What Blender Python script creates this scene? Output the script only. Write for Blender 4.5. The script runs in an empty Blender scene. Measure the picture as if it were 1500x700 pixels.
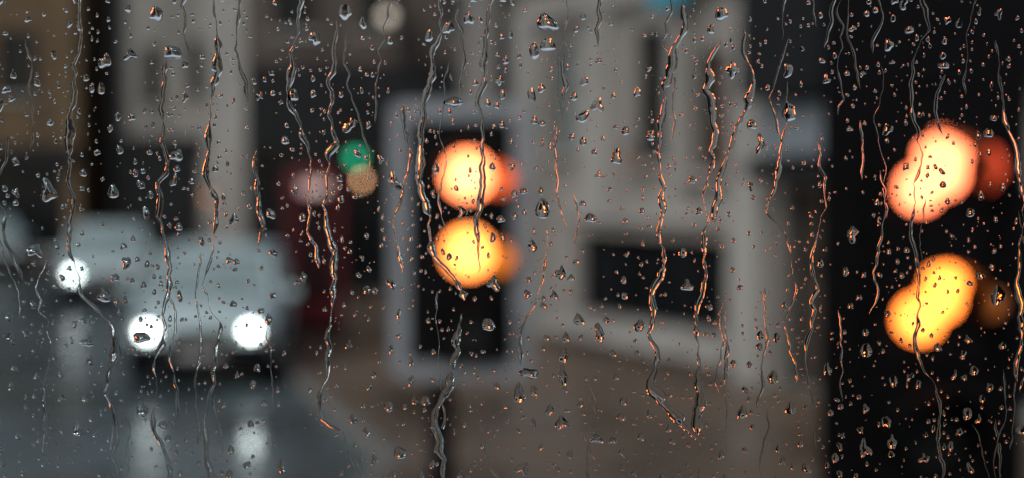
import bpy, bmesh, math, random
import numpy as np
from mathutils import Vector, Matrix
random.seed(7); rng=np.random.default_rng(11)
sc=bpy.context.scene
COL=sc.collection

# ------------------------------------------------------------ materials
def mat(name,color,rough=0.6,var=0.0,scale=4.0,metal=0.0,emis=None,estr=0.0,bump=0.0,rvar=0.0,spec=0.5,streak=False):
    m=bpy.data.materials.new(name); m.use_nodes=True
    nt=m.node_tree; b=nt.nodes['Principled BSDF']
    b.inputs['Base Color'].default_value=(*color,1); b.inputs['Roughness'].default_value=rough
    b.inputs['Metallic'].default_value=metal; b.inputs['Specular IOR Level'].default_value=spec
    if var>0 or bump>0 or rvar>0:
        tc=nt.nodes.new('ShaderNodeTexCoord'); mp=nt.nodes.new('ShaderNodeMapping')
        nt.links.new(tc.outputs['Object'],mp.inputs['Vector'])
        if streak: mp.inputs['Scale'].default_value=(1,1,0.2)
        n=nt.nodes.new('ShaderNodeTexNoise'); n.inputs['Scale'].default_value=scale
        n.inputs['Detail'].default_value=6; n.inputs['Roughness'].default_value=0.6
        nt.links.new(mp.outputs[0],n.inputs['Vector'])
        if var>0:
            r=nt.nodes.new('ShaderNodeValToRGB')
            r.color_ramp.elements[0].position=0.3; r.color_ramp.elements[1].position=0.7
            r.color_ramp.elements[0].color=(*[c*(1-var) for c in color],1)
            r.color_ramp.elements[1].color=(*[min(1,c*(1+var)) for c in color],1)
            nt.links.new(n.outputs['Fac'],r.inputs['Fac']); nt.links.new(r.outputs[0],b.inputs['Base Color'])
        if rvar>0:
            mr=nt.nodes.new('ShaderNodeMapRange')
            mr.inputs['From Min'].default_value=0.35; mr.inputs['From Max'].default_value=0.65
            mr.inputs['To Min'].default_value=max(0.04,rough-rvar); mr.inputs['To Max'].default_value=min(1,rough+rvar)
            nt.links.new(n.outputs['Fac'],mr.inputs['Value']); nt.links.new(mr.outputs[0],b.inputs['Roughness'])
        if bump>0:
            bp=nt.nodes.new('ShaderNodeBump'); bp.inputs['Strength'].default_value=bump
            n2=nt.nodes.new('ShaderNodeTexNoise'); n2.inputs['Scale'].default_value=scale*12; n2.inputs['Detail'].default_value=3
            nt.links.new(tc.outputs['Object'],n2.inputs['Vector'])
            nt.links.new(n2.outputs['Fac'],bp.inputs['Height']); nt.links.new(bp.outputs[0],b.inputs['Normal'])
    if emis:
        b.inputs['Emission Color'].default_value=(*emis,1); b.inputs['Emission Strength'].default_value=estr
    return m
def lampmat(name,rgb):
    mx=max(rgb)
    return mat(name,(0.02,0.02,0.02),0.5,emis=tuple(c/mx for c in rgb),estr=mx)

M={}
M['stone']=mat('pale_stone',(0.225,0.213,0.20),0.8,0.45,0.8,streak=True,spec=0.2)
M['stone2']=mat('grey_stone',(0.20,0.19,0.185),0.8,0.3,0.8,streak=True,spec=0.2)
M['trim']=mat('stone_trim',(0.30,0.29,0.28),0.75,0.3,1.5,streak=True,spec=0.2)
M['brown']=mat('brown_stone',(0.11,0.075,0.045),0.8,0.5,0.7,streak=True,spec=0.2)
M['taupe']=mat('taupe_render',(0.085,0.07,0.062),0.8,0.5,0.7,streak=True,spec=0.2)
M['door']=mat('brown_door_paint',(0.06,0.048,0.04),0.5,0.4,2,spec=0.2)
M['dark']=mat('dark_shopfront_paint',(0.009,0.010,0.012),0.55,0.3,2,spec=0.15)
M['glassd']=mat('dark_window_glass',(0.006,0.007,0.008),0.15,spec=0.15)
M['wood']=mat('brown_timber',(0.07,0.035,0.022),0.5,0.4,5,spec=0.2)
M['asphalt']=mat('wet_asphalt',(0.052,0.073,0.08),0.27,0.45,0.5,bump=0.2,rvar=0.17)
M['paving']=mat('wet_paving',(0.118,0.083,0.060),0.34,0.6,0.38,bump=0.12,rvar=0.22,spec=0.45)
M['kerb']=mat('kerb_granite',(0.17,0.16,0.15),0.4,0.3,6)
M['paint']=mat('road_paint',(0.6,0.6,0.58),0.4,0.3,8)
M['black']=mat('black_board',(0.004,0.004,0.005),0.6,0.3,12,spec=0.08)
M['border']=mat('grey_reflective_border',(0.24,0.255,0.285),0.5,0.25,5)
M['rubber']=mat('rubber',(0.02,0.02,0.02),0.7,0.2,5)
M['chrome']=mat('bright_metal',(0.6,0.6,0.6),0.25,0.1,5,metal=1)
M['silver']=mat('silver_car_paint',(0.46,0.57,0.60),0.28,0.05,3,metal=0.1)
M['greyc']=mat('grey_car_paint',(0.25,0.33,0.35),0.28,0.05,3,metal=0.2)
M['cglass']=mat('windscreen_glass',(0.24,0.31,0.32),0.08,0.1,2,spec=1.0)
M['red']=mat('dark_red_paint',(0.10,0.010,0.014),0.45,0.25,4,spec=0.2)
M['cabin']=mat('cabin_lining',(0.07,0.07,0.072),0.9,0.2,4,spec=0.1)

# ------------------------------------------------------------ helpers
def empty(name,loc=(0,0,0),rz=0,parent=None):
    e=bpy.data.objects.new(name,None); e.location=loc; e.rotation_euler=(0,0,rz); COL.objects.link(e)
    e.empty_display_size=0.2
    if parent: e.parent=parent
    return e
def obj(name,me,m,parent=None,loc=(0,0,0),smooth=False):
    o=bpy.data.objects.new(name,me); COL.objects.link(o); o.location=loc
    if m is not None: me.materials.append(m)
    if parent: o.parent=parent
    if smooth:
        for p in me.polygons: p.use_smooth=True
    return o
def box(name,c,s,m,parent=None,bev=0.0,rot=None):
    bm=bmesh.new(); bmesh.ops.create_cube(bm,size=1)
    for v in bm.verts: v.co=Vector((v.co.x*s[0],v.co.y*s[1],v.co.z*s[2]))
    if bev>0: bmesh.ops.bevel(bm,geom=bm.edges[:],offset=bev,segments=2,affect='EDGES',profile=0.7)
    me=bpy.data.meshes.new(name); bm.to_mesh(me); bm.free()
    o=obj(name,me,m,parent,c)
    if rot: o.rotation_euler=rot
    return o
def cyl(name,c,r,h,m,parent=None,axis='z',seg=32,r2=None):
    bm=bmesh.new(); bmesh.ops.create_cone(bm,cap_ends=True,segments=seg,radius1=r,radius2=r if r2 is None else r2,depth=h)
    me=bpy.data.meshes.new(name); bm.to_mesh(me); bm.free()
    o=obj(name,me,m,parent,c)
    if axis=='y': o.rotation_euler=(math.pi/2,0,0)
    if axis=='x': o.rotation_euler=(0,math.pi/2,0)
    return o
def sph(name,c,r,m,parent=None,s=(1,1,1)):
    bm=bmesh.new(); bmesh.ops.create_uvsphere(bm,u_segments=24,v_segments=14,radius=r)
    for v in bm.verts: v.co=Vector((v.co.x*s[0],v.co.y*s[1],v.co.z*s[2]))
    me=bpy.data.meshes.new(name); bm.to_mesh(me); bm.free()
    return obj(name,me,m,parent,c,True)
def poly(name,pts,z,m,parent=None,thick=0):
    bm=bmesh.new(); vs=[bm.verts.new((x,y,z)) for x,y in pts]; f=bm.faces.new(vs)
    bm.normal_update()
    if f.normal.z<0: f.normal_flip()
    if thick:
        r=bmesh.ops.extrude_face_region(bm,geom=[f])
        for v in [g for g in r['geom'] if isinstance(g,bmesh.types.BMVert)]: v.co.z+=thick
        bmesh.ops.recalc_face_normals(bm,faces=bm.faces[:])
    me=bpy.data.meshes.new(name); bm.to_mesh(me); bm.free()
    return obj(name,me,m,parent)

# ------------------------------------------------------------ buildings
def wall(name,L,H,ops,m,parent,rev=0.22):
    us=sorted(set([0,L]+[a for o in ops for a in (o[0],o[1])])); zs=sorted(set([0,H]+[a for o in ops for a in (o[2],o[3])]))
    bm=bmesh.new()
    def q(a,b,c,d): bm.faces.new([bm.verts.new(p) for p in (a,b,c,d)])
    for i in range(len(us)-1):
        for j in range(len(zs)-1):
            uc=(us[i]+us[i+1])/2; zc=(zs[j]+zs[j+1])/2
            if any(o[0]<uc<o[1] and o[2]<zc<o[3] for o in ops): continue
            q((us[i],0,zs[j]),(us[i+1],0,zs[j]),(us[i+1],0,zs[j+1]),(us[i],0,zs[j+1]))
    for o in ops:
        a,b,c,d=o[:4]
        q((a,0,c),(a,rev,c),(a,rev,d),(a,0,d)); q((b,rev,c),(b,0,c),(b,0,d),(b,rev,d))
        q((a,0,c),(b,0,c),(b,rev,c),(a,rev,c)); q((a,rev,d),(b,rev,d),(b,0,d),(a,0,d))
    me=bpy.data.meshes.new(name); bm.to_mesh(me); bm.free()
    return obj(name,me,m,parent)
def building(name,P0,P1,H,D,ops,m,frame=None,roofm=None,sills=True):
    dx,dy=P1[0]-P0[0],P1[1]-P0[1]; L=math.hypot(dx,dy)
    e=empty(name,(P0[0],P0[1],0),math.atan2(dy,dx))
    ops=[o for o in ops if o[3]<H-0.5]
    wall('front_wall',L,H,ops,m,e)
    box('left_wall',(0.1,D/2+0.12,H/2),(0.2,D-0.25,H-0.004),m,e); box('right_wall',(L-0.1,D/2+0.12,H/2),(0.2,D-0.25,H-0.004),m,e)
    box('back_wall',(L/2,D+0.1,H/2),(L,0.2,H),m,e)
    box('roof',(L/2,D/2,H+0.15),(L+0.3,D+0.5,0.3),roofm or M['dark'],e)
    box('cornice',(L/2,-0.16,H-0.25),(L+0.2,0.3,0.4),M['trim'],e,0.04)
    for k,o in enumerate(ops):
        a,b,c,d=o[:4]; gm=o[4] if len(o)>4 else M['glassd']
        box('window_glass_%d'%k,((a+b)/2,0.21,(c+d)/2),(b-a-0.01,0.02,d-c-0.01),gm,e)
        fm=frame or M['dark']
        nb=max(1,int((b-a)/0.9))
        for i in range(nb+1):
            u=a+0.035+(b-a-0.07)*i/nb
            box('frame_bar',(u,0.165,(c+d)/2),(0.06,0.06,d-c-0.01),fm,e)
        box('transom',((a+b)/2,0.167,c+(d-c)*0.62),(b-a-0.1,0.05,0.05),fm,e)
        if sills and c>0.3: box('sill',((a+b)/2,-0.06,c-0.06),(b-a+0.2,0.24,0.1),M['trim'],e,0.015)
    return e,L
# stone corner building (right of centre)
d=Vector((2.3,-4.5)).normalized(); P0=Vector((0.1,22.2)); P1=P0+d*11.0
ops=[(1.82,5.55,0.62,1.76),(3.42,4.2,2.75,4.5),(4.88,5.5,2.6,4.1,M['wood']),(1.1,1.75,2.9,4.5,M['greyc']),
     (6.62,8.4,0.14,2.4,M['door']),(9.0,10.4,0.4,2.4)]
stoneb,L=building('stone_corner_building',P0,P1,6.0,8,ops,M['stone'])
box('pilaster_1',(6.1,-0.09,2.3),(0.62,0.2,4.6),M['trim'],stoneb,0.03)
box('pilaster_2',(0.45,-0.09,2.5),(0.55,0.2,5.0),M['trim'],stoneb,0.03)
box('pilaster_3',(2.6,-0.06,3.4),(0.45,0.14,2.9),M['trim'],stoneb,0.03)
box('pilaster_4',(4.5,-0.06,3.4),(0.26,0.14,2.9),M['trim'],stoneb,0.02)
box('plinth_ledge',(3.6,-0.2,0.40),(4.6,0.4,0.2),M['trim'],stoneb,0.03)
box('plinth_base',(3.6,-0.12,0.21),(4.5,0.22,0.18),M['taupe'],stoneb)
box('string_course',(5.5,-0.1,4.95),(10.8,0.22,0.22),M['trim'],stoneb,0.03)
box('lintel_band',(3.7,-0.05,2.05),(4.3,0.14,0.22),M['trim'],stoneb,0.02)
box('dark_fascia',(8.6,-0.35,4.4),(3.9,0.65,2.0),M['dark'],stoneb,0.03)
box('sign_panel',(7.3,-0.25,3.05),(1.3,0.2,0.55),mat('pale_sign',(0.17,0.20,0.23),0.5,0.2,3),stoneb,0.02)
box('awning_box',(8.4,-0.3,2.62),(3.6,0.5,0.24),M['dark'],stoneb,0.03)
box('blue_sign',(4.7,-0.32,4.82),(0.8,0.08,0.26),mat('blue_sign_paint',(0.03,0.3,0.42),0.5,0.1,4),stoneb,0.01)
# middle building, dark shopfronts with taupe upper storeys
ops=[(0.3,1.9,0.4,2.9),(2.1,3.0,0.15,2.9),(3.2,5.3,0.4,2.9),(5.6,7.4,0.4,2.9),
     (0.6,1.5,5.6,6.8),(2.4,3.3,5.6,6.8),(4.2,5.1,5.6,6.8),(6.0,6.9,5.6,6.8)]
mb,L=building('dark_shop_building',(-5.6,30),(2.4,30.0),7.6,9,ops,M['taupe'])
box('shop_fascia',(4.0,-0.14,4.0),(7.9,0.3,1.9),M['dark'],mb,0.03)
for i,u in enumerate((0.12,2.0,3.1,5.45,7.7)): box('shop_pier_%d'%i,(u,-0.08,1.55),(0.22,0.18,2.95),M['dark'],mb,0.02)
box('stall_riser',(4.0,-0.05,0.2),(7.6,0.12,0.36),M['dark'],mb)
box('hanging_sign',(3.3,-0.6,5.55),(0.08,0.9,1.1),M['dark'],mb,0.01)
box('pale_pilaster',(4.9,-0.22,5.2),(0.7,0.26,3.6),M['stone2'],mb,0.02)
# pale stone building, far left
ops=[(0.4,1.2,0.3,3.3),(1.4,2.6,0.3,3.3),(0.9,1.5,4.8,6.6),(2.3,2.9,5.0,6.8)]
cb,L=building('pale_stone_building',(-12.3,44),(-7.9,44),9.6,9,ops,M['stone'])
box('shop_fascia',(1.45,-0.1,3.6),(2.8,0.24,0.5),M['dark'],cb)
box('shop_blind',(1.4,-0.08,1.9),(2.5,0.1,3.1),M['dark'],cb)
box('corner_pier',(3.6,-0.15,4.5),(1.4,0.32,9.0),M['trim'],cb,0.04)
box('drainpipe',(0.15,-0.2,4.6),(0.25,0.25,9.1),M['dark'],cb)
# brown building, far left
ops=[]
for i in range(6): ops.append((1.0+i*2.6,2.2+i*2.6,5.0,7.0))
for i in range(5): ops.append((0.6+i*3.2,3.2+i*3.2,0.4,3.0))
bb,L=building('brown_building',(-29.5,43),(-13.1,43),9.3,9,ops,M['brown'])
box('shop_fascia',(8.2,-0.12,3.25),(16.2,0.26,0.55),M['dark'],bb,0.02)
box('shop_panelling',(8.2,-0.09,0.2),(16.2,0.16,0.36),M['dark'],bb)
# building closing the gap further back
ops=[(1+i*2.4,2.1+i*2.4,z,z+1.9) for i in range(9) for z in (1.0,4.6,8)]
building('distant_terrace',(-13.5,58),(14,58),11.5,8,ops,M['taupe'])
# right end building
ops=[(1+i*2.4,2.3+i*2.4,z,z+1.9) for i in range(4) for z in (0.8,4.2)]
building('dark_brick_building',(5.3,12.2),(13.0,5.5),6.6,8,ops,mat('dark_brick',(0.05,0.035,0.03),0.8,0.4,3))

# ------------------------------------------------------------ ground
poly('road',[(-300,-300),(300,-300),(300,400),(-300,400)],0,M['asphalt'])
pav=poly('pavement',[(-1.3,2.4),(-1.3,9),(-0.95,12.2),(-3.95,22),(-6.4,30),(-6.4,56),(40,56),(40,2.4)],0.004,M['paving'],thick=0.12)
def kerbline(pts,parent):
    for i in range(len(pts)-1):
        a=Vector(pts[i]); b=Vector(pts[i+1]); dd=b-a; n=max(1,int(dd.length/0.95))
        for k in range(n):
            c=a+dd*((k+0.5)/n)
            box('kerb_stone',(c.x,c.y,0.068),(dd.length/n-0.012,0.15,0.132),M['kerb'],parent,0.012,(0,0,math.atan2(dd.y,dd.x)))
ke=empty('kerb'); kerbline([(-1.38,2.4),(-1.38,9),(-1.03,12.2),(-4.03,22),(-6.48,30),(-6.48,42)],ke)
poly('pavement',[(-60,40.8),(-6.9,40.8),(-6.9,56),(-60,56)],0.004,M['paving'],thick=0.12)
rm=empty('road_markings')
for i in range(9):
    y=5+i*4.2; x=-2.9-(max(0,y-11))*0.27-1.9
    box('lane_dash',(x-1.0,y,0.006),(0.1,1.8,0.003),M['paint'],rm,rot=(0,0,0.26))
poly('stop_line',[(-7.4,11.3),(-1.9,12.6),(-1.9,12.8),(-7.4,11.5)],0.0045,mat('worn_paint',(0.14,0.15,0.15),0.4,0.5,3),rm)

# ------------------------------------------------------------ cars
def loft(name,secs,m,parent,smooth=True):
    bm=bmesh.new(); rings=[]
    for s in secs: rings.append([bm.verts.new(p) for p in s])
    n=len(secs[0])
    for i in range(len(rings)-1):
        for j in range(n):
            bm.faces.new([rings[i][j],rings[i][(j+1)%n],rings[i+1][(j+1)%n],rings[i+1][j]])
    bm.faces.new(rings[0]); bm.faces.new(list(reversed(rings[-1])))
    bmesh.ops.recalc_face_normals(bm,faces=bm.faces[:])
    me=bpy.data.meshes.new(name); bm.to_mesh(me); bm.free()
    o=obj(name,me,m,parent,(0,0,0),smooth)
    b=o.modifiers.new('b','BEVEL'); b.width=0.03; b.segments=2; b.limit_method='ANGLE'
    return o
HL=lampmat('headlamp_light',(12.5,13.6,13.4))
PLATE=mat('plate',(0.3,0.3,0.3),0.5,0.1,9)
def car(loc,rz,paint,lights=(1,1),scale=1.0):
    e=empty('car',loc,rz); e.scale=(scale,)*3
    def sec(y,w,zb,zt,cr=0.03):
        h=[(w*0.86,zb),(w*0.97,zb+0.10),(w,(zb+zt)*0.5),(w*0.97,zt-0.12),(w*0.86,zt-0.02),(w*0.5,zt+cr)]
        return [(x,y,z) for x,z in h]+[(-x,y,z) for x,z in reversed(h)]
    loft('body',[sec(0.0,0.70,0.34,0.66),sec(0.08,0.80,0.26,0.78),sec(0.45,0.87,0.22,0.88),sec(1.15,0.89,0.2,0.98),
        sec(2.4,0.90,0.2,1.0),sec(3.6,0.89,0.2,1.0),sec(4.2,0.84,0.26,0.98),sec(4.38,0.76,0.36,0.9)],paint,e)
    def cs(z,w,y0,y1): return [(w*0.9,y0,z),(w,y0+0.15,z),(w,y1-0.12,z),(w*0.88,y1,z),(-w*0.88,y1,z),(-w,y1-0.12,z),(-w,y0+0.15,z),(-w*0.9,y0,z)]
    loft('greenhouse_glass',[cs(0.96,0.83,0.95,4.15),cs(1.25,0.74,1.4,3.95),cs(1.47,0.665,1.78,3.7)],M['cglass'],e)
    loft('roof',[cs(1.472,0.675,1.74,3.74),cs(1.53,0.63,1.86,3.6),cs(1.56,0.5,2.1,3.4)],paint,e)
    for s in (-1,1):
        for (a,b) in (((0.80*s,0.98,0.97),(0.66*s,1.76,1.49)),((0.83*s,2.5,0.97),(0.69*s,2.55,1.49)),((0.82*s,4.08,0.97),(0.66*s,3.68,1.49))):
            a=Vector(a); b=Vector(b); c=(a+b)/2; dd=b-a
            o=box('pillar',c,(0.07,0.07,dd.length),paint,e,0.015); o.rotation_euler=dd.to_track_quat('Z','Y').to_euler()
        box('door_mirror',(0.98*s,1.2,1.03),(0.2,0.1,0.14),paint,e,0.03)
        for y in (0.85,3.5):
            cyl('wheel',(0.80*s,y,0.32),0.32,0.21,M['rubber'],e,'x')
            cyl('wheel_rim',(0.905*s,y,0.32),0.2,0.02,M['chrome'],e,'x')
            cyl('wheel_arch',(0.80*s,y,0.36),0.37,0.205,M['black'],e,'x')
        on=lights[0 if s<0 else 1]
        sph('headlamp_housing',(0.60*s,0.05,0.67),0.15,M['chrome'],e,(1.15,0.6,0.8))
        sph('headlamp',(0.585*s,-0.03,0.67),0.074,HL if on else M['cglass'],e,(1.1,0.85,1))
        box('tail_lamp',(0.66*s,4.36,0.8),(0.2,0.08,0.14),M['red'],e,0.02)
        box('fog_lamp_recess',(0.58*s,0.02,0.40),(0.22,0.1,0.1),M['black'],e,0.02)
        box('windscreen_wiper',(0.3*s,1.06,1.06),(0.5,0.02,0.02),M['rubber'],e,0,(0.5,0,0.1))
    box('grille',(0,0.02,0.62),(0.72,0.09,0.16),M['black'],e,0.02)
    for i in range(3): box('grille_bar',(0,-0.035,0.57+i*0.05),(0.68,0.02,0.012),M['chrome'],e)
    box('lower_bumper',(0,0.04,0.38),(1.62,0.24,0.32),M['black'],e,0.05)
    box('number_plate',(0,-0.09,0.42),(0.52,0.02,0.11),PLATE,e,0.005)
    return e
car((-3.75,17,0),math.radians(6),M['silver'],(1,1),1.04)
car((-8.05,28,0),math.radians(14),M['silver'],(1,0),1.0)
car((-13.2,36,0),math.radians(24),M['greyc'],(0,0),1.0)
car((-16.6,34,0),math.radians(30),M['silver'],(0,0),1.05)

# ------------------------------------------------------------ traffic signals
def rr_plate(name,cx,cz,w,h,r,y,t,m,parent,hole=None):
    def ring(w,h,r,n=8):
        pts=[]
        for k,(sx,sz) in enumerate(((1,1),(-1,1),(-1,-1),(1,-1))):
            for i in range(n+1):
                a=math.pi/2*(k+i/n); pts.append((cx+sx*(w/2-r)+r*math.cos(a),cz+sz*(h/2-r)+r*math.sin(a)))
        return pts
    bm=bmesh.new(); o=ring(w,h,r); N=len(o)
    def vs(p,yy): return [bm.verts.new((a,yy,b)) for a,b in p]
    A=vs(o,y); B=vs(o,y+t)
    for i in range(N): bm.faces.new([A[i],A[(i+1)%N],B[(i+1)%N],B[i]])
    if hole:
        q=ring(w-2*hole,h-2*hole,max(0.01,r-hole*0.5)); C=vs(q,y); D=vs(q,y+t)
        for i in range(N):
            j=(i+1)%N
            bm.faces.new([A[i],A[j],C[j],C[i]]); bm.faces.new([B[i],B[j],D[j],D[i]]); bm.faces.new([C[i],C[j],D[j],D[i]])
    else: bm.faces.new(A); bm.faces.new(list(reversed(B)))
    bmesh.ops.recalc_face_normals(bm,faces=bm.faces[:])
    me=bpy.data.meshes.new(name); bm.to_mesh(me); bm.free(); return obj(name,me,m,parent)
def visor(name,cx,cz,r,L,y,parent):
    bm=bmesh.new(); N=28; a0=-0.35; a1=math.pi+0.35; rows=[]
    for i in range(N+1):
        a=a0+(a1-a0)*i/N; l=L*(0.35+0.65*max(0,math.sin((a-a0)/(a1-a0)*math.pi))**0.6)
        rows.append([bm.verts.new((cx+rr*math.cos(a),yy,cz+rr*math.sin(a))) for rr,yy in ((r,y),(r,y-l),(r+0.006,y-l),(r+0.006,y))])
    for i in range(N):
        for k in range(4): bm.faces.new([rows[i][k],rows[i+1][k],rows[i+1][(k+1)%4],rows[i][(k+1)%4]])
    me=bpy.data.meshes.new(name); bm.to_mesh(me); bm.free(); return obj(name,me,M['black'],parent)
RED=lampmat('red_signal_light',(7,1.35,0.55)); AMB=lampmat('amber_signal_light',(7,1.42,0.2))
REDC=lampmat('red_signal_light_far',(7.5,1.70,0.60)); AMBC=lampmat('amber_signal_light_far',(7.5,1.78,0.34))
RED2=lampmat('red_visor_reflection',(1.4,0.18,0.03)); AMB2=lampmat('amber_visor_reflection',(1.05,0.24,0.01))  # emissive colours standing in for lens reflections inside the visors
RED3=lampmat('red_visor_reflection_dim',(1.1,0.09,0.02)); AMB3=lampmat('amber_visor_reflection_dim',(0.38,0.10,0.01))
GRN=lampmat('green_signal_light',(0.03,1.35,0.68)); OFF=mat('unlit_lens',(0.012,0.012,0.012),0.3)
def signal(loc,poleoff,bw,bh,bz,lx,zs,lit,r,border=None,extra=(),polew=0.057,near=False,rz=0):
    e=empty('traffic_signal',loc,rz)
    rr_plate('backing_board',0,bz,bw,bh,0.06,0,0.012,M['black'],e)
    if border: rr_plate('board_border',0,bz,bw,bh,0.06,-0.006,0.005,M['border'],e,border)
    for k,z in enumerate(zs):
        rr_plate('lamp_housing_%d'%k,lx,z,0.29,0.31,0.03,-0.06,0.05,M['black'],e)
        visor('visor_%d'%k,lx,z,r+0.025,0.16,-0.06,e)
        if lit[k]!='multi':
            cyl('lens_%d'%k,(lx,-0.066,z),r,0.01,lit[k] or OFF,e,'y',48)
    for i,(dx,z,rr,mm,dy) in enumerate(extra):
        cyl('lens_glow_disc_%d'%i,(dx,-0.07-dy,z),rr,0.006,mm,e,'y',40)  # glowing discs added for visor reflections; near signal's lit lenses use them too
    top=bz-bh/2+0.1
    cyl('pole',(poleoff,0.09,top/2+0.06),polew,top-0.12,M['black'],e)
    cyl('pole_upper',(poleoff,0.09,bz),polew*0.98,bh*0.9,M['black'],e)
    cyl('pole_base',(poleoff,0.09,0.22),polew*1.5,0.2,M['black'],e)
    for z in (bz-bh*0.3,bz+bh*0.3): box('bracket',(poleoff,0.035,z),(0.08,0.09,0.05),M['black'],e,0.005)
    return e
signal((-0.225,6.2,0),-0.09,0.614,1.213,2.235,0.035,(2.52,2.19,1.86),(REDC,AMBC,None),0.1,0.078,
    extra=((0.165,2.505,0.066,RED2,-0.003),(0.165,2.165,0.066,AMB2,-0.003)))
signal((1.045,3.6,0),0.0,0.52,1.46,2.33,0.0,(2.5,2.19,1.87),('multi','multi',None),0.085,None,
    extra=((0.022,2.560,0.062,RED,0),(0.022,2.515,0.056,RED,0.002),(-0.034,2.478,0.056,RED,0.004),  # overlapping discs: lit lens with its visor reflection built into the shape
           (0.032,2.246,0.050,AMB,0),(0.020,2.205,0.052,AMB,0.002),(-0.032,2.158,0.057,AMB,0.004),
           (0.142,2.53,0.034,RED3,0),(0.136,2.555,0.030,RED3,0.002),(0.130,2.50,0.026,RED3,0.003),(0.145,2.195,0.034,AMB3,0.002)))  # small dim discs added as reflections of the lit lenses
signal((-2.85,26,0),0.0,0.5,1.3,3.22,0.0,(3.52,3.21,2.9),(None,None,GRN),0.11)

# ------------------------------------------------------------ lamps on facades
def wall_lamp(loc,rgb,r):
    e=empty('wall_lamp',loc)
    sph('globe',(0,0,0),r,lampmat('warm_globe',rgb),e)
    cyl('cap',(0,0,r+0.01),r*0.7,0.05,M['black'],e,'z',20,r*0.2)
    cyl('arm',(0,0.2,r+0.03),0.015,0.4,M['black'],e,'y',10)
    box('wall_plate',(0,0.4,r+0.03),(0.1,0.03,0.2),M['black'],e,0.005)
wall_lamp((-3.15,29.3,2.52),(6.0,3.1,1.6),0.12)
wall_lamp((-2.55,29.2,5.85),(1.3,1.1,0.9),0.13)
wall_lamp((-9.2,43.2,1.95),(1.2,0.5,0.25),0.12)
wall_lamp((1.55,18.6,2.75),(0.18,0.1,0.07),0.1)

# ------------------------------------------------------------ telephone box
def phone_box(loc,rz):
    e=empty('telephone_box',loc,rz); w=0.86
    box('plinth',(0,0,0.08),(0.9,0.9,0.16),M['black'],e,0.01)
    for sx in (-1,1):
        for sy in (-1,1): box('corner_post',(sx*(w/2-0.05),sy*(w/2-0.05),1.16),(0.1,0.1,2.0),M['red'],e,0.01)
    for k,(ox,oy,a) in enumerate(((0,-w/2+0.05,0),(0,w/2-0.05,0),(-w/2+0.05,0,1),(w/2-0.05,0,1))):
        rot=(0,0,math.pi/2 if a else 0)
        box('pane_%d'%k,(ox,oy,1.2),(w-0.2,0.012,1.9),M['glassd'],e,0,rot)
        box('kick_panel_%d'%k,(ox,oy,0.34),(w-0.2,0.04,0.36),M['red'],e,0,rot)
        for i in range(1,9): box('glazing_bar',(ox,oy,0.5+i*0.2),(w-0.2,0.03,0.022),M['red'],e,0,rot)
        for i in (-1,1):
            box('glazing_post',(ox+(0 if a else i*0.2),oy+(i*0.2 if a else 0),1.3),(0.022,0.034,1.6),M['red'],e,0,rot)
    box('header',(0,0,2.25),(0.92,0.92,0.22),M['red'],e,0.015)
    box('lit_sign',(0,-0.468,2.26),(0.40,0.02,0.17),lampmat('lit_sign_white',(0.8,0.55,0.52)),e,0.004)
    bm=bmesh.new(); bmesh.ops.create_uvsphere(bm,u_segments=24,v_segments=12,radius=0.6)
    for v in bm.verts:
        v.co.z=max(0,v.co.z)*0.35; v.co.x=max(-0.44,min(0.44,v.co.x)); v.co.y=max(-0.44,min(0.44,v.co.y))
    me=bpy.data.meshes.new('domed_roof'); bm.to_mesh(me); bm.free(); obj('domed_roof',me,M['red'],e,(0,0,2.36),True)
phone_box((-3.08,22.3,0.124),0.1)

# ------------------------------------------------------------ bus window with rain
U=0.000192                      # pane grid unit (m)
YW=0.40; ZC=2.4835
win=empty('bus_window',(0,YW,ZC))
def bigmesh(name,V,T,m,parent,nsm):
    me=bpy.data.meshes.new(name); V=np.asarray(V,np.float32); T=np.asarray(T,np.int32)
    me.vertices.add(len(V)); me.vertices.foreach_set('co',V.ravel())
    me.loops.add(T.size); me.loops.foreach_set('vertex_index',T.ravel())
    me.polygons.add(len(T)); me.polygons.foreach_set('loop_start',np.arange(0,T.size,3,dtype=np.int32))
    me.polygons.foreach_set('loop_total',np.full(len(T),3,np.int32))
    me.polygons.foreach_set('use_smooth',nsm)
    me.update(); me.validate()
    return obj(name,me,m,parent)
water=bpy.data.materials.new('rain_water'); water.use_nodes=True
nt=water.node_tree; nt.nodes.clear(); out=nt.nodes.new('ShaderNodeOutputMaterial'); g=nt.nodes.new('ShaderNodeBsdfGlass')
g.inputs['IOR'].default_value=1.333; g.inputs['Roughness'].default_value=0.0; g.inputs['Color'].default_value=(1,1,1,1)
nt.links.new(g.outputs[0],out.inputs[0])
# occupancy of the pane, so that beads never interpenetrate
OW,OH=10600,4800; occ=np.zeros((OW,OH),bool)
def claim(x,z,rx,rz,force=False):
    keep=np.ones(len(x),bool)
    xi=(x/U+OW/2); zi=(z/U+OH/2)
    for i in range(len(x)):
        a=int(max(0,xi[i]-rx[i])); b=int(xi[i]+rx[i])+1; c=int(max(0,zi[i]-rz[i])); e_=int(zi[i]+rz[i])+1
        s=occ[a:b,c:e_]
        if s.any() and not force: keep[i]=False
        else: s[...]=True
    return keep

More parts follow.
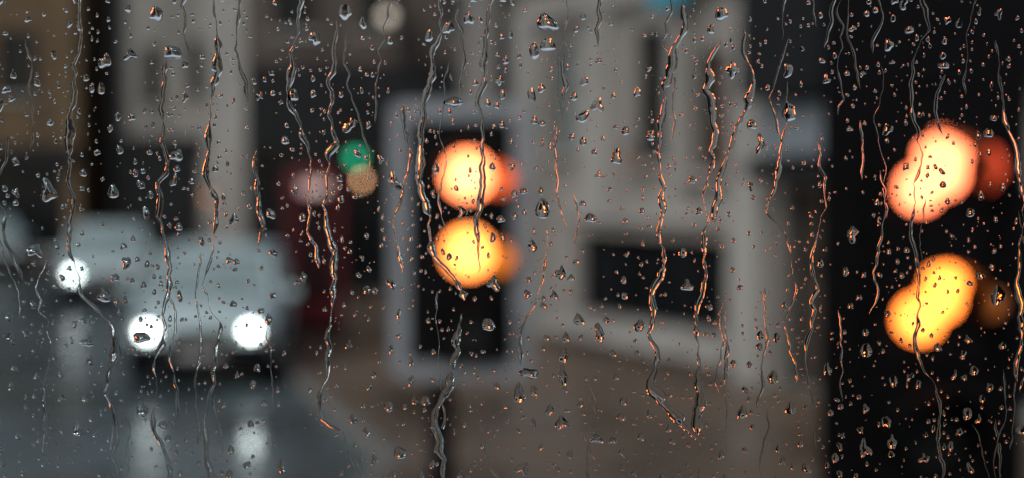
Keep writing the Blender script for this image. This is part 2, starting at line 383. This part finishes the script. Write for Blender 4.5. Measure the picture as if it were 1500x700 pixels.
def cap(q,ca):
    """spherical-cap profile for contact angle ca (array), q in 0..1"""
    Rs=1/np.sin(ca); return np.sqrt(np.maximum(Rs**2-q*q,0))-np.sqrt(Rs**2-1)
def drops(x,z,r,S,rings,ca,el,lob,force=False):
    k=claim(x,z,r/U*1.05,r/U*el*1.05,force); x,z,r,ca,el,lob=x[k],z[k],r[k],ca[k],el[k],lob[k]
    n=len(x); th=np.linspace(0,2*np.pi,S,endpoint=False)
    R=np.ones((n,S))
    for k,a in ((2,0.16),(3,0.12),(4,0.08),(5,0.05)):
        R+=lob[:,None]*a*rng.normal(size=(n,1))*np.cos(k*th[None]+rng.uniform(0,6.28,(n,1)))
    R=np.clip(R,0.45,1.6)
    ox=np.cos(th)[None]*R*r[:,None]; oz=np.sin(th)[None]*R*r[:,None]*el[:,None]
    ox*=1-0.22*np.clip(np.sin(th)[None],-1,1)
    parts=[np.stack([x,cap(0.0,ca)*r,z],1)[:,None,:]]
    for q in rings:
        h=cap(q,ca)*r
        sag=-0.14*(1-q*q)*r*el      # the apex sags towards the lower side of the bead
        parts.append(np.stack([x[:,None]+ox*q,np.repeat(h[:,None],S,1),z[:,None]+oz*q+sag[:,None]],2))
    parts[0][:,0,2]+=-0.14*r*el
    parts.append(np.stack([x[:,None]+ox,np.zeros((n,S)),z[:,None]+oz],2))
    V=np.concatenate(parts,1); nv=V.shape[1]
    t=[];s=[]
    for j in range(S):
        t.append((0,1+j,1+(j+1)%S)); s.append(1)
    for k in range(len(rings)-1):
        a=1+k*S; b=a+S
        for j in range(S):
            j2=(j+1)%S; t+= [(a+j,b+j,b+j2),(a+j,b+j2,a+j2)]; s+=[1,1]
    a=1+len(rings)*S
    for j in range(1,S-1): t.append((a,a+j+1,a+j)); s.append(0)
    t=np.array(t)[:,::-1]; T=(t[None]+(np.arange(n)*nv)[:,None,None]).reshape(-1,3)
    return V.reshape(-1,3),T,np.tile(np.array(s,bool),n)
VV=[];TT=[];SS=[];off=0
def add(res):
    global off
    V,T,s=res; VV.append(V);TT.append(T+off);SS.append(s);off+=len(V)
def scatter(n,r0,r1,S,rings,W,H,lobe,p=1.6,exclude=None,ca0=0.45,ca1=0.86):
    x=rng.uniform(-W/2,W/2,n); z=rng.uniform(-H/2,H/2,n)
    if exclude: 
        k=(abs(x)>exclude[0]/2)|(abs(z)>exclude[1]/2); x=x[k]; z=z[k]; n=len(x)
    w=np.sin(x*47+1.3)+np.sin(x*113+z*31)+np.sin(z*71-x*23)+rng.normal(size=n)*1.2
    k=w>-1.4; x=x[k]; z=z[k]; n=len(x)
    r=(r0+(r1-r0)*rng.uniform(0,1,n)**p)*U
    ca=rng.uniform(ca0,ca1,n); el=rng.uniform(0.85,1.6,n); lob=np.full(n,lobe)*rng.uniform(0.3,1.5,n)
    add(drops(x,z,r,S,rings,ca,el,lob))
R4=(0.4,0.72,0.92,1.0); R3=(0.55,0.88,1.0)
SAT=[]
def trail(pts,w=4.5,jit=2.2,sat=6):
    global off
    P=np.array(pts,float); seg=np.hypot(*np.diff(P,axis=0).T); s=np.r_[0,np.cumsum(seg)]; Ltot=s[-1]
    n=int(Ltot/1.1); t=np.linspace(0,Ltot,n)
    X=np.interp(t,s,P[:,0]); Y=np.interp(t,s,P[:,1])
    k=np.hanning(31); k/=k.sum()
    if n>60:
        Xp=np.pad(X,15,mode='edge'); X=np.convolve(Xp,k,'valid')
    def noise(step):
        m=int(Ltot/step)+3; v=rng.normal(size=m); return np.interp(t,np.arange(m)*step,v)
    def sn(step,ks=9):
        v=noise(step); kk=np.hanning(ks+2)[1:-1]; kk/=kk.sum(); return np.convolve(np.pad(v,ks//2,mode='edge'),kk,'valid')[:n]
    X=X+jit*0.9*sn(15,9)+jit*0.35*sn(7,5)+jit*1.8*sn(38,13)+jit*2.8*sn(90,15)
    W=w*(0.66+0.20*sn(11,7)+0.07*sn(5,5)+0.34*sn(48,15))
    g=sn(30,7); W=np.where(g<-1.35,W*0.3,W); W=np.where(g>1.3,W*1.35,W); W=np.convolve(np.pad(W,3,mode='edge'),np.ones(7)/7,'valid')
    W=np.clip(W,0.5,w*1.6); fade=np.minimum(1,np.minimum(t,Ltot-t)/12+0.1); W=W*fade
    asym=0.22*sn(14,9)
    A=np.array([-1,-0.9,-0.66,-0.25,0.25,0.66,0.9,1.0]); m=len(A)
    ca=np.clip(0.72+0.10*sn(25,7),0.5,0.95)
    prof=cap(A[None,:],ca[:,None])
    gx=np.gradient(X); gy=np.gradient(Y); ln=np.hypot(gx,gy)+1e-9; nx=gy/ln; ny=-gx/ln
    cx=(X[:,None]+nx[:,None]*(A[None]+asym[:,None]*(A[None]>0))*W[:,None]); cy=(Y[:,None]+ny[:,None]*A[None]*W[:,None])
    V=np.stack([(cx-750)*U,W[:,None]*prof*U,(350-cy)*U],2)
    B=V[:,[0,-1],:].copy(); B[:,:,1]=0
    V=np.concatenate([V,B],1); nv=m+2
    T=[];s_=[]
    # leave out the stretches that would run into an earlier run
    xi=np.clip((X-750+OW/2).astype(int),0,OW-1); zi=np.clip((350-Y+OH/2).astype(int),0,OH-1)
    busy=occ[xi,zi]; okseg=~(busy[:-1]|busy[1:])
    i=(np.arange(n-1)*nv)[okseg]
    for j in range(m-1):
        T.append(np.stack([i+j,i+j+1,i+nv+j+1],1)); T.append(np.stack([i+j,i+nv+j+1,i+nv+j],1)); s_+=[True,True]
    T.append(np.stack([i+m,i+nv+m+1,i+m+1],1)); T.append(np.stack([i+m,i+nv+m,i+nv+m+1],1)); s_+=[False,False]
    Sm=np.concatenate([np.full(len(i),q) for q in s_]); T=np.concatenate(T)
    VV.append(V.reshape(-1,3)); TT.append(T+off); SS.append(Sm); off+=n*nv
    claim((X-750)*U,(350-Y)*U,W*1.1,np.full(n,1.5),True)
    q=int(Ltot/sat*1.6); ii=rng.integers(0,n,q)
    x=(X[ii]+rng.normal(size=q)*w*2.8-750)*U; z=(350-Y[ii]+rng.normal(size=q)*3)*U
    SAT.append((x,z,rng.uniform(0.9,3.2,q)*U,rng.uniform(0.5,0.86,q),rng.uniform(0.8,1.8,q)))
TR=[([(128,-40),(118,60),(108,110),(104,180),(112,260),(100,350),(112,430),(158,475),(168,520),(155,560),(160,640),(150,740)],4.8),
([(245,90),(232,180),(222,270),(232,350),(246,430),(238,540),(228,630),(248,740)],4.4),
([(300,-40),(318,50),(324,110),(312,200),(304,250),(318,300),(308,360),(300,420),(326,480),(318,540),(306,600),(314,740)],6.0),
([(360,-30),(352,80),(362,150)],3.2),
([(438,-40),(426,60),(424,130),(440,180),(452,220),(440,290),(444,350),(458,392)],4.0),
([(492,30),(488,150),(480,240),(474,400),(480,500),(474,610),(508,640),(520,700),(515,740)],4.8),
([(592,150),(590,240),(586,330),(590,400)],4.8),
([(640,-40),(632,60),(626,160),(618,240),(620,310),(634,375),(660,405),(684,440)],5.2),
([(724,-40),(714,60),(706,150),(710,230),(704,320),(694,400)],3.6),
([(804,335),(798,385),(776,430),(766,480),(768,535)],5.0),
([(672,455),(668,520),(662,570),(644,620),(646,660),(662,740)],5.6),
([(560,0),(548,90),(552,180)],2.6),
([(994,-40),(986,80),(972,170),(968,260),(962,340),(968,390),(958,440),(954,510),(960,570),(990,610),(1024,650),(1040,740)],6.0),
([(1052,60),(1032,130),(1040,200),(1034,300),(1036,390),(1028,480),(1020,560),(1024,640)],5.6),
([(1090,40),(1086,130),(1074,210),(1054,270),(1040,330)],5.2),
([(1148,120),(1138,220),(1142,300),(1160,370)],3.6),
([(1206,200),(1198,330),(1202,440),(1184,560),(1188,660)],3.0),
([(1160,380),(1156,470),(1168,560)],2.4),
([(1345,-30),(1338,60),(1330,150),(1346,230),(1340,330),(1352,420),(1348,500),(1376,560),(1380,640),(1396,740)],3.2),
([(1380,110),(1372,150),(1388,200)],3),
([(1462,60),(1458,160),(1476,230),(1492,310),(1500,420),(1498,560)],4.2),
([(1270,250),(1280,340),(1274,460)],2.2),
([(64,380),(60,470),(66,600),(60,740)],2.6),([(44,60),(40,140),(46,220)],3.0),([(10,200),(2,330),(30,410)],2.6),
([(272,-20),(266,40),(268,90)],3.0),([(370,220),(366,300),(374,360)],2.8),
([(398,480),(402,560),(396,640)],2.0),([(690,590),(720,640),(735,740)],2.2),([(880,-30),(872,70)],2.6),
([(820,80),(826,150)],2.4),([(1232,-20),(1226,90),(1232,170)],2.6),([(1420,-30),(1412,60),(1416,140)],2.4),([(1110,420),(1116,540),(1108,600)],2.2)]
for p,w in TR: trail(p,w)
for (x,y,r,el) in ((255,78,13,0.8),(232,22,9,1.3),(775,547,14,0.55),(1007,418,9,0.9),(1380,97,8,0.7),(205,494,13,0.6),(800,35,14,0.9),(665,150,12,0.7),(1055,22,9,1.2),(865,320,9,0.8),(1155,165,10,1.4),(430,140,8,1.2),(585,665,9,1.1),(875,645,9,0.7)):
    add(drops(np.array([(x-750)*U]),np.array([(350-y)*U]),np.array([r*U]),28,(0.3,0.55,0.76,0.9,0.97,1.0),np.array([0.82]),np.array([el]),np.array([0.8]),True))
for i in range(26):
    sgn=-1 if i%2 else 1
    x0=750+sgn*random.uniform(820,2300); p=[(x0,-1100)]; y=-1100
    while y<1500: y+=random.uniform(70,130); x0+=random.uniform(-22,22); p.append((x0,y))
    trail(p,random.uniform(3.5,5.5))
for i in range(150):                     # faint short runs
    x0=rng.uniform(-1300,2800); y=rng.uniform(-700,1300); L=rng.uniform(50,260); p=[(x0,y)]; yy=y
    while yy<y+L: yy+=rng.uniform(25,60); x0+=rng.uniform(-10,10); p.append((x0,yy))
    trail(p,rng.uniform(1.2,2.3),jit=1.6,sat=14)
scatter(150,8,12.5,24,(0.3,0.55,0.76,0.9,0.97,1.0),0.80,0.44,0.8)
scatter(2700,4.5,9.0,20,(0.35,0.62,0.82,0.94,1.0),0.80,0.44,1.2,1.8)
for (x,z,r,ca,el) in SAT: add(drops(x,z,r,10,R3,ca,el,np.ones(len(x))))
scatter(14500,2.2,5.4,14,R4,0.80,0.44,1.1,1.6)
scatter(17500,0.8,2.3,8,R3,0.80,0.44,0.8)
scatter(10000,2.2,7,10,R3,1.9,0.8,0.9,1.8,exclude=(0.80,0.44))
V=np.concatenate(VV); T=np.concatenate(TT); S=np.concatenate(SS); V[:,1]+=0.0002
bigmesh('raindrops_and_trails',V,T,water,win,S)

glass=bpy.data.materials.new('window_glass'); glass.use_nodes=True
nt=glass.node_tree; nt.nodes.clear(); out=nt.nodes.new('ShaderNodeOutputMaterial')
tr=nt.nodes.new('ShaderNodeBsdfTransparent'); tr.inputs[0].default_value=(0.95,0.985,0.975,1)
gl=nt.nodes.new('ShaderNodeBsdfGlossy'); gl.inputs['Roughness'].default_value=0.02
mx=nt.nodes.new('ShaderNodeMixShader'); mx.inputs[0].default_value=0.04
nt.links.new(tr.outputs[0],mx.inputs[1]); nt.links.new(gl.outputs[0],mx.inputs[2]); nt.links.new(mx.outputs[0],out.inputs[0])
bm=bmesh.new(); bm.faces.new([bm.verts.new(p) for p in ((-1,0,-0.45),(1,0,-0.45),(1,0,0.45),(-1,0,0.45))])
me=bpy.data.meshes.new('glass_pane'); bm.to_mesh(me); bm.free(); obj('glass_pane',me,glass,win)
for nme,c,s in (('seal_top',(0,0,0.465),(2.06,0.04,0.03)),('seal_bottom',(0,0,-0.465),(2.06,0.04,0.03)),('seal_left',(-1.015,0,0),(0.03,0.04,0.9)),('seal_right',(1.015,0,0),(0.03,0.04,0.9))):
    box(nme,c,s,M['rubber'],win,0.005)
cab=empty('bus_cabin',(0,0,0))
box('side_wall_lower',(0,YW+0.01,1.52),(5,0.06,1.0),M['cabin'],cab); box('side_wall_upper',(0,YW+0.01,3.1),(5,0.06,0.25),M['cabin'],cab)
box('side_wall_rear',(-1.77,YW+0.01,2.5),(1.46,0.06,0.95),M['cabin'],cab); box('side_wall_front',(1.77,YW+0.01,2.5),(1.46,0.06,0.95),M['cabin'],cab)
box('ceiling',(0,-0.85,3.26),(5,2.5,0.06),M['cabin'],cab); box('floor',(0,-0.85,0.98),(5,2.5,0.06),M['cabin'],cab)
box('far_wall',(0,-2.1,2.12),(5,0.06,2.2),M['cabin'],cab)
for x in (-2.5,2.5): box('end_wall',(x,-0.85,2.12),(0.06,2.4,2.2),M['cabin'],cab)

# ------------------------------------------------------------ light, sky
w=bpy.data.worlds.new('World'); sc.world=w; w.use_nodes=True; nt=w.node_tree
bg=nt.nodes['Background']; sky=nt.nodes.new('ShaderNodeTexSky'); sky.sky_type='NISHITA'; sky.sun_disc=False
sky.sun_elevation=math.radians(38); sky.sun_rotation=math.radians(215); sky.dust_density=3.0; sky.air_density=1.0
hs=nt.nodes.new('ShaderNodeHueSaturation'); hs.inputs['Saturation'].default_value=0.5
nt.links.new(sky.outputs[0],hs.inputs['Color']); nt.links.new(hs.outputs[0],bg.inputs[0]); bg.inputs[1].default_value=0.13
sl=bpy.data.lights.new('sun','SUN'); sl.energy=0.5; sl.angle=math.radians(20); sl.color=(1,0.93,0.84)
so=bpy.data.objects.new('sun',sl); COL.objects.link(so)
az=math.radians(215); el=math.radians(38)
dirv=Vector((math.sin(az)*math.cos(el),math.cos(az)*math.cos(el),math.sin(el)))
so.rotation_euler=dirv.to_track_quat('Z','Y').to_euler()

cd=bpy.data.cameras.new('camera'); co=bpy.data.objects.new('camera',cd); COL.objects.link(co); sc.camera=co
cd.lens=50; cd.sensor_width=36; cd.clip_start=0.02; cd.clip_end=1000
co.location=(0,0,2.5); co.rotation_euler=(math.radians(90-2.36),0,0)
cd.dof.use_dof=True; cd.dof.focus_distance=0.4; cd.dof.aperture_fstop=5.9
sc.view_settings.view_transform='Standard'; sc.view_settings.look='None'; sc.view_settings.exposure=0
